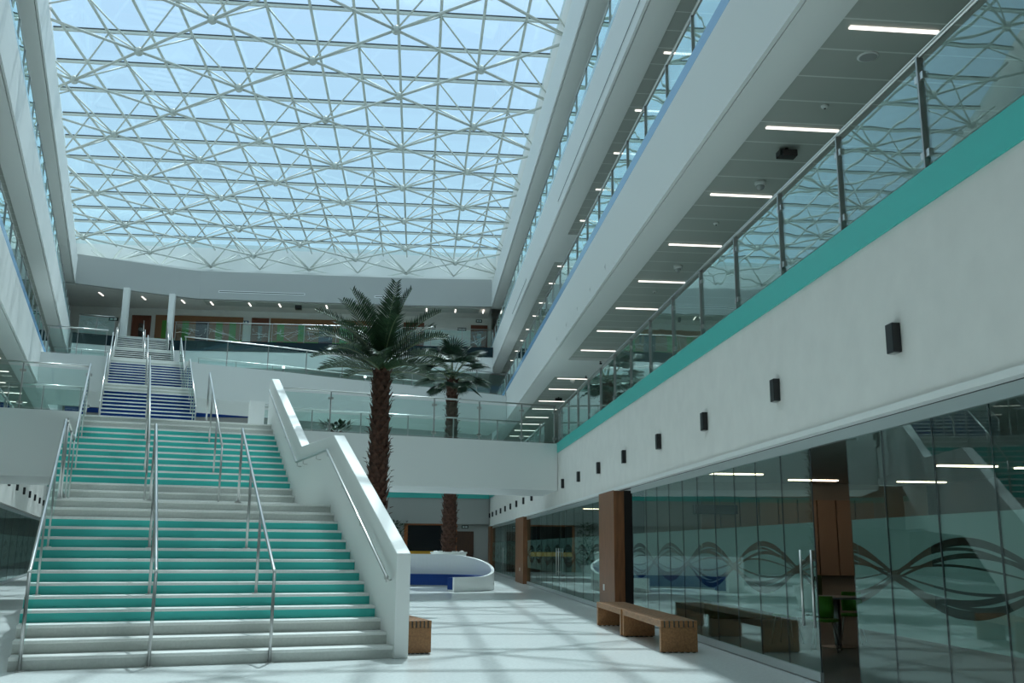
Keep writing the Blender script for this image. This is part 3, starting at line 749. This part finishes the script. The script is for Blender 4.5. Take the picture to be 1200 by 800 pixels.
# little round inlets on the second floor fascia
for i, b in enumerate((22.4, 24.5, 26.6, 28.7, 30.8)):
    r = thing('wall_spot', f'small round fitting on the right second floor fascia, {ORD[i]} from the near end', 'spotlight', TR(-.01, b, 8.12), 'fascia fittings')
    m = MB(); m.lathe((0, 0, 0), [(.075, 0), (.07, .012), (.04, .014)], 16); m.v = [TR(-v.z, b + v.x, 8.14 + v.y) for v in m.v]; m.build('ring', WHITE2, r)
    m = MB(); m.lathe((0, 0, 0), [(.038, .0145), (.03, .016)], 12); m.v = [TR(-v.z, b + v.x, 8.14 + v.y) for v in m.v]; m.build('lens', STEELD, r)

# ------------------------------------------------------------------ left wing ground floor
bay('left wing glass partition with frosted wave band seen beside the stair foot', TL, .22, [20.0 + 2.9 * i for i in range(11)], [], film=FL, group='left glass partitions')
struct('floor', MB().box(TL, .3, 8.9, -14, 50, 0.002, .012), CARPET, 'grey floor of the left wing rooms', 'floor')
struct('ceiling', MB().box(TL, .42, 8.9, -14, 50, 2.9, 3.0), ROOM, 'grey ceiling of the left wing rooms', 'ceiling')
struct('wall_left', MB().box(TL, 3.2, 3.3, -14, 50, 0, 2.9), WOODP, 'brown wood wall inside the left wing', 'wall')
for i, b in enumerate((22.5, 25, 27.5, 30, 32.5, 35)):  # unseen strips added to brighten the room behind the glass
    o = MB().box(TL, 1.5, 2.8, b - .05, b + .05, 2.87, 2.898).build('room_strip_or_fill_light', LAMPW)
    tag(o, f'added warm fill light inside the left wing glass, {ORD[i]} from the camera end', 'ceiling light', 'left room fill lights')

# ------------------------------------------------------------------ far ground floor: screen, door, sign
r = thing('display_screen', 'large black screen in an orange wood frame on the far wall under the bridge', 'screen', (.8, 62.2, 1.0))
MB().box(ID, -.62, 2.26, 62.2, 62.26, 1.22, 2.80).build('glass_face', SCREEN, r)
m = MB().box(ID, -.85, 2.45, 62.18, 62.29, 2.80, 2.92).box(ID, -.85, -.62, 62.18, 62.29, 0, 2.80).box(ID, 2.26, 2.45, 62.18, 62.29, 0, 2.80); m.build('frame', ORANGE, r)
MB().box(ID, -.62, 2.26, 62.15, 62.26, .95, 1.22).build('yellow_shelf', YELLOW, r)
MB().box(ID, -.62, 2.26, 62.2, 62.28, 0, .95).build('plinth', WOODD, r)
def door(label, x0, x1, y, z0, z1, m=WOODR, lite=True):
    r = thing('door', label, 'door', ((x0 + x1) / 2, y, z0), kind='thing')
    MB().box(ID, x0 + .06, x1 - .06, y - .04, y - .001, z0, z1 - .06).build('leaf', m, r)
    MB().box(ID, x0, x0 + .06, y - .07, y - .001, z0, z1).box(ID, x1 - .06, x1, y - .07, y - .001, z0, z1).box(ID, x0 + .06, x1 - .06, y - .07, y - .001, z1 - .06, z1).build('frame', m, r)
    w = x1 - x0
    if lite: MB().box(ID, x0 + .38 * w, x0 + .62 * w, y - .045, y - .039, z0 + .9, z1 - .55).build('vision_panel', G_DOOR, r)
    MB().tube([(x0 + .16 * w, y - .05, z0 + 1.0), (x0 + .16 * w, y - .09, z0 + 1.0), (x0 + .28 * w, y - .09, z0 + 1.0)], .012, 8).build('handle', STEEL, r)
door('brown door on the far ground floor wall right of the palm trunk', 2.45, 3.50, 62.3, 0, 2.45, WOODD, False)
def sign(label, x, y, z, w=.42, h=.2, m=None):
    r = thing('door_sign', label, 'sign', (x, y, z - h / 2))
    MB().box(ID, x - w / 2, x + w / 2, y - .03, y - .001, z - h / 2, z + h / 2).build('plate', m or BLACK, r)
    MB().box(ID, x - w * .36, x - w * .06, y - .035, y - .03, z - h * .25, z + h * .25).box(ID, x + w * .04, x + w * .36, y - .035, y - .03, z - h * .25, z + h * .25).build('pictogram', EXITG, r)
sign('small dark sign above the brown far ground floor door', 2.95, 62.3, 2.72)

# far third floor: doors, coloured panels, lights, signs
door('red brown door with vision panel at the top of the stairs', -19.12, -17.9, 64.5, 13.62, 16.25)
door('red brown door between the coloured panels on the far third floor', -11.4, -10.26, 64.5, 13.62, 16.3)
door('red brown door behind the palm tops on the far third floor', -1.35, .05, 64.5, 13.62, 16.3)
door('red brown door in the far right corner of the third floor', 3.2, 4.34, 64.5, 13.62, 16.25)
sign('small exit sign above the far right corner door', 3.75, 64.5, 16.55)
sign('small dark room sign left of the far right corner door', 2.6, 64.5, 15.95, .6, .2)
sign('small dark room sign right of the door behind the palms', .55, 64.5, 16.0, .55, .2)
sign('small dark room sign left of the door between coloured panels', -11.85, 64.5, 16.0, .5, .2, NAVY)
sign('small dark room sign right of the door at the stair top', -20.3, 64.5, 15.95, .6, .22)
def panelboard(label, x0, x1, cols):
    r = thing('wall_panel_board', label, 'wall panel', (x0, 64.45, 13.7), 'coloured panel boards')
    n = len(cols); w = (x1 - x0) / n
    for i, (a, b) in enumerate(cols):
        MB().box(ID, x0 + i * w, x0 + (i + 1) * w, 64.42, 64.49, 14.75, 15.95).build('upper_panel', a, r)
        MB().box(ID, x0 + i * w, x0 + (i + 1) * w, 64.42, 64.49, 13.66, 14.75).build('lower_panel', b, r)
    MB().box(ID, x0, x1, 64.40, 64.49, 15.95, 16.30).build('top_board', BROWNP, r)
g_, b_, p_ = GREEN, BROWNP, PURP
panelboard('green and brown chequered wall panels left of the middle red brown door', -17.6, -11.95, [(b_, g_), (g_, b_), (b_, g_), (b_, b_), (g_, g_), (b_, b_), (p_, p_), (p_, p_), (b_, b_), (g_, g_), (b_, b_), (g_, g_), (b_, g_)])
panelboard('green and brown chequered wall panels behind the tall palm fronds', -10.15, -3.3, [(b_, g_), (g_, b_), (b_, g_), (b_, g_), (g_, b_), (b_, g_), (b_, g_), (p_, p_), (p_, p_), (b_, g_), (g_, g_), (g_, b_), (b_, g_), (g_, b_), (b_, g_)])
for i, (x, y) in enumerate(((-20.1, 61.0), (-17.7, 61.7), (-15.4, 62.3), (-13.6, 62.3), (-11.2, 62.3), (-9.3, 62.3), (-6.3, 62.3), (-3.7, 62.3), (.17, 62.3), (2.06, 62.3), (3.9, 62.3))):
    z = 16.69 if x > -14 else 16.75
    o = MB().box(ID, x - .04, x + .04, y - .42, y + .42, z - .03, z - .002).build('linear_ceiling_light', LAMP)
    tag(o, f'short white strip light on the far third floor ceiling, {ORD[i]} from the left', 'ceiling light', 'far third floor strip lights')
o = MB().box(ID, -8.3, -7.9, 62.1, 62.5, 16.45, 16.69).build('projector', BLACK); tag(o, 'small black box unit on the far third floor ceiling strip', 'projector')
# small floor lights at the curved bridge rail
for i, k in enumerate((2, 4, 6)):
    x, y = f2[k]; r = thing('deck_light', f'small bright lamp on the curved second floor bridge, {ORD[i]} from the left', 'lamp', (x, y + .4, 9.1), 'bridge deck lamps')
    MB().lathe((x, y + .4, 9.1), [(.05, 0), (.05, .2), (.045, .22)], 12).build('body', STEELD, r)
    MB().ball((x, y + .4, 9.36), .07, 10).build('globe', LAMP, r)

# ------------------------------------------------------------------ benches
def bench(label, T, a0, a1, b0, b1, h, group, end0=True, end1=True):
    """slatted bench along b; end boards with finger joints showing the slat ends"""
    r = thing('wooden_bench', label, 'bench', T((a0 + a1) / 2, b0, 0), group)
    n = 8; w = (a1 - a0); gap = .021; sw = (w - gap * (n - 1)) / n
    for i in range(n):
        x = a0 + i * (sw + gap)
        MB().box(T, x, x + sw, b0, b1, h - .095, h).build('slat', WOODB, r, bevel=.003)
    for e0, e1 in (((b0 + .004, b0 + .10) if end0 else None, (b1 - .10, b1 - .004) if end1 else None),):
        for e in (e0, e1):
            if not e: continue
            MB().box(T, a0, a1, e[0], e[1], .012, h - .097).build('end_board', WOODB, r, bevel=.003)
            m = MB()
            for i in range(n - 1):
                x = a0 + i * (sw + gap) + sw; m.box(T, x + .001, x + gap - .001, e[0] + .012, e[1], h - .095, h - .004)
            m.build('joint_spacer', GASK, r)
            m = MB()
            for i in range(6): m.box(T, a0 + .05 + (w - .1) * i / 5 - .02, a0 + .05 + (w - .1) * i / 5 + .02, e[0] + .01, e[1] - .01, 0, .014)
            m.build('foot', BLACK, r)
    return r
bench('slatted oak bench nearer the camera along the glass partition', TR, -.83, -.29, 14.28, 16.98, .445, 'slatted oak benches')
bench('slatted oak bench beyond the nearer bench, ending by the wood pillar', TR, -.85, -.31, 17.0, 19.3, .445, 'slatted oak benches', end0=True)
bench('slatted oak bench tucked behind the foot of the white parapet', W, .225, .665, .42, 2.7, .445, 'slatted oak benches')

# round bench with navy seat
cx_, cy_ = .0, 35.8
rb = thing('round_bench', 'curved white walled seating ring with navy seat under the bridge', 'bench', (cx_, cy_, 0))
def ringh(d):
    t = max(0, min(1, (d + 42) / 110)); t = t * t * (3 - 2 * t); return .48 + .72 * t
m = MB(); N_ = 90; d0, d1 = -63, 235
for i in range(N_ + 1):
    d = d0 + (d1 - d0) * i / N_; t = math.radians(d); h = ringh(d)
    for rr, z in ((2.77, 0), (2.77, h), (2.66, h), (2.66, 0)): m.v.append(Vector((cx_ + rr * math.cos(t), cy_ + rr * math.sin(t), z)))
for i in range(N_):
    for k in range(4): a = i * 4; m.f.append((a + k, a + (k + 1) % 4, a + 4 + (k + 1) % 4, a + 4 + k))
m.f.append((0, 1, 2, 3)); m.f.append((N_ * 4 + 3, N_ * 4 + 2, N_ * 4 + 1, N_ * 4))
m.build('curved_back', WHITE2, rb, smooth=False)
def ring(r0, r1, z0, z1, d0, d1, name, mt):
    m = MB(); N_ = 80
    for i in range(N_ + 1):
        t = math.radians(d0 + (d1 - d0) * i / N_)
        for rr, z in ((r0, z0), (r0, z1), (r1, z1), (r1, z0)): m.v.append(Vector((cx_ + rr * math.cos(t), cy_ + rr * math.sin(t), z)))
    for i in range(N_):
        for k in range(4): a = i * 4; m.f.append((a + k, a + (k + 1) % 4, a + 4 + (k + 1) % 4, a + 4 + k))
    m.f.append((0, 1, 2, 3)); m.f.append((N_ * 4 + 3, N_ * 4 + 2, N_ * 4 + 1, N_ * 4))
    return m.build(name, mt, rb)
ring(2.1, 2.655, .06, .43, -60, 233, 'seat', NAVY); ring(2.16, 2.655, 0, .06, -60, 233, 'plinth', WHITE2); ring(2.08, 2.655, .43, .46, -60, 233, 'seat_top', NAVY)

# ------------------------------------------------------------------ palms
def planter(label, x, y, rad, h):
    r = thing('planter', label, 'planter', (x, y, 0))
    MB().lathe((x, y, 0), [(rad * .86, 0), (rad, h - .06), (rad + .03, h - .06), (rad + .03, h), (rad - .05, h), (rad - .06, h - .08)], 32).build('pot', WHITE2, r, smooth=False)
    MB().lathe((x, y, h - .1), [(rad - .07, 0), (rad - .08, .05), (.2, .08)], 24).build('pebbles', STONE, r)
    m = MB(); rnd = random.Random(int(x * 10))
    for k in range(26):
        t = rnd.random() * 6.28; q = (.3 + .62 * rnd.random()) * rad
        m.ball((x + q * math.cos(t), y + q * math.sin(t), h - .03), .05 + .04 * rnd.random(), 7)
    m.build('stones', STONE, r, kind='stuff')
def trunk(r, x, y, z0, z1, r0, r1, seed):
    rnd = random.Random(seed); m = MB()
    m.tube([(x + .015 * math.sin(k * .9), y, z0 + (z1 - z0) * k / 12) for k in range(13)], r0, 14, r1)
    rows = int((z1 - z0) / .15)
    for k in range(rows):
        z = z0 + .1 + k * .15; f = (z - z0) / (z1 - z0); R_ = r0 + (r1 - r0) * f
        nb = 8
        for j in range(nb):
            t = 2 * PI * (j + .5 * (k % 2)) / nb + rnd.uniform(-.12, .12); d = Vector((math.cos(t), math.sin(t), 0)); s_ = Vector((-d.y, d.x, 0))
            c = Vector((x, y, z)); w = R_ * .46; L_ = .15 + rnd.random() * .08; o_ = .05 + rnd.random() * .06
            base = c + d * (R_ - .012)
            vs = [base - s_ * w, base + s_ * w, base + Vector((0, 0, .05)) + d * .035 - s_ * w * .75, base + Vector((0, 0, .05)) + d * .035 + s_ * w * .75,
                  base + Vector((0, 0, L_)) + d * (o_ + .02), base - Vector((0, 0, .06))]
            m.add(vs, [(0, 1, 3, 2), (2, 3, 4), (5, 1, 0), (0, 2, 4), (1, 4, 3)])
            if rnd.random() < .4: m.tube([base + Vector((0, 0, L_)) + d * o_, base + Vector((0, 0, L_ + .03)) + d * (o_ + .09)], .012, 4, .003)
    return m.build('trunk', TRUNK, r)
def frond(r, c, az, el, L, droop, seed, lw=.50):
    rnd = random.Random(seed); N_ = 15
    d = Vector((math.cos(az), math.sin(az), 0)); pts = []; p = Vector(c); e = el
    for k in range(N_ + 1):
        pts.append(p.copy()); p = p + (d * math.cos(e) + Vector((0, 0, math.sin(e)))) * (L / N_); e -= droop / N_ * (.4 + 1.2 * k / N_)
    st = MB().tube(pts, .022, 6, .005).build('frond', STALK, r, smooth=True)
    m = MB(); s_ = Vector((-d.y, d.x, 0)); n_ = 30
    for k in range(n_):
        f = .16 + .84 * k / n_; i = min(N_ - 1, int(f * N_)); q = pts[i].lerp(pts[i + 1], f * N_ - i)
        tg = (pts[i + 1] - pts[i]).normalized(); upv = s_.cross(tg).normalized()
        if upv.z < 0: upv = -upv
        ll = lw * (1 - .55 * abs(f - .45) / .55) * rnd.uniform(.85, 1.1) * (1 if f < .9 else .75)
        for sd in (-1, 1):
            dr = (s_ * sd * .78 + tg * .62 + upv * .38 + Vector((0, 0, rnd.uniform(-.12, .06)))).normalized()
            tip = q + dr * ll + Vector((0, 0, -.03 * ll)); wv = tg * .027
            md = q + dr * ll * .5
            m.add([q - wv * .5, q + wv * .5, md + wv + upv * .008, md - wv + upv * .008, tip], [(0, 1, 2, 3), (3, 2, 4)])
    m.build('leaflets', LEAF, st)
px_, py_ = -1.0, 24.0
p1_ = thing('palm_tree', 'tall feather leaved palm with brown scaly trunk in front of the bridge', 'palm tree', (px_, py_, .5))
planter('white round planter at the foot of the tall feather palm', px_, py_, .75, .6)
trunk(p1_, px_, py_, .59, 5.75, .245, .20, 3)
rnd = random.Random(21)
crown = Vector((px_, py_, 5.72))
k = 0
for ring_, (nf, el, L, dp) in enumerate(((5, 1.32, 2.15, .35), (7, 1.02, 2.15, .75), (8, .72, 2.1, .95), (8, .45, 1.95, 1.0), (6, .2, 1.5, .6))):
    for j in range(nf):
        frond(p1_, crown + Vector((0, 0, .12 - .04 * ring_)), 2 * PI * j / nf + ring_ * .55 + rnd.uniform(-.15, .15), el + rnd.uniform(-.1, .1), L * rnd.uniform(.9, 1.05), dp, 100 + k); k += 1
px_, py_ = 1.25, 39.6
p2_ = thing('palm_tree', 'fan leaved palm with brown trunk standing behind the round bench', 'palm tree', (px_, py_, 1.0))
planter('white round planter at the foot of the fan palm behind the round bench', px_, py_, .7, 1.28)
trunk(p2_, px_, py_, 1.27, 8.2, .28, .20, 5)
def fan(r, c, az, el, L, R_, seed):
    rnd = random.Random(seed); d = Vector((math.cos(az), math.sin(az), 0)); s_ = Vector((-d.y, d.x, 0))
    e1 = c + (d * math.cos(el) + Vector((0, 0, math.sin(el)))) * L
    st = MB().tube([c, c.lerp(e1, .5) + Vector((0, 0, .05)), e1], .02, 6, .012).build('frond', STALK, r, smooth=True)
    ax = (d * math.cos(el - .35) + Vector((0, 0, math.sin(el - .35)))).normalized(); upv = s_.cross(ax).normalized()
    if upv.z < 0: upv = -upv
    m = MB(); n_ = 26
    for k in range(n_):
        t = -1.75 + 3.5 * k / (n_ - 1); dr = ax * math.cos(t) + s_ * math.sin(t); ll = R_ * rnd.uniform(.9, 1.05) * (1 - .12 * abs(t))
        wv = (s_ * math.cos(t) - ax * math.sin(t)) * .026; tip = e1 + dr * ll - Vector((0, 0, .22 * ll * ll)) + upv * .05
        md = e1 + dr * ll * .6 + upv * .03 - Vector((0, 0, .03))
        m.add([e1 - wv * .2, e1 + wv * .2, md + wv, md - wv, tip, md + upv * .03], [(0, 1, 5), (1, 2, 5), (0, 5, 3), (2, 4, 5), (3, 5, 4)])
    m.build('fan_blade', LEAF2, st)
c2 = Vector((px_, py_, 8.15)); k = 0
for ring_, (nf, el, L, R_) in enumerate(((4, 1.3, 1.0, .9), (6, .9, 1.05, .88), (8, .5, 1.05, .85), (8, .12, 1.0, .78), (5, -.25, .8, .6))):
    for j in range(nf):
        fan(p2_, c2 + Vector((0, 0, .2 - .06 * ring_)), 2 * PI * j / nf + ring_ * .6 + rnd.uniform(-.2, .2), el + rnd.uniform(-.12, .12), L * rnd.uniform(.9, 1.1), R_ * rnd.uniform(.9, 1.1), 300 + k); k += 1
# bush by the screen and plants on the bridge edge
def bush(label, x, y, z, h, rad, n, seed, pot=None):
    rnd = random.Random(seed); r = thing('potted_plant', label, 'plant', (x, y, z))
    if pot: MB().lathe((x, y, z), [(pot * .8, 0), (pot, .45), (pot - .03, .45), (pot - .04, .40)], 20).build('pot', WHITE2, r)
    z0 = z + (.4 if pot else 0)
    m = MB(); st = MB()
    for k in range(n):
        t = rnd.random() * 6.28; q = rad * rnd.random() ** .5; zz = z0 + .1 + (h - .1) * rnd.random(); c = Vector((x + q * math.cos(t), y + q * math.sin(t), zz))
        dd = Vector((math.cos(t), math.sin(t), rnd.uniform(-.2, .9))).normalized(); s_ = dd.cross(Vector((0, 0, 1))).normalized() * .05
        m.add([c, c + dd * .11 + s_, c + dd * .24, c + dd * .11 - s_], [(0, 1, 2, 3)])
    for k in range(7):
        t = k; st.tube([(x, y, z0 - .02), (x + rad * .7 * math.cos(t), y + rad * .7 * math.sin(t), z0 + h * .8)], .012, 5, .004)
    st.build('stems', WOODD, r); m.build('leaves', LEAF, r, kind='stuff')
bush('dark bushy plant left of the black screen on the far wall', -1.35, 60.6, 0, 2.6, .75, 700, 4, .45)
bush('low green plant on the bridge behind the glass near the parapet top', W(2.5, 16.4, 0).x, W(2.5, 16.4, 0).y, 4.78, .32, .42, 150, 8)
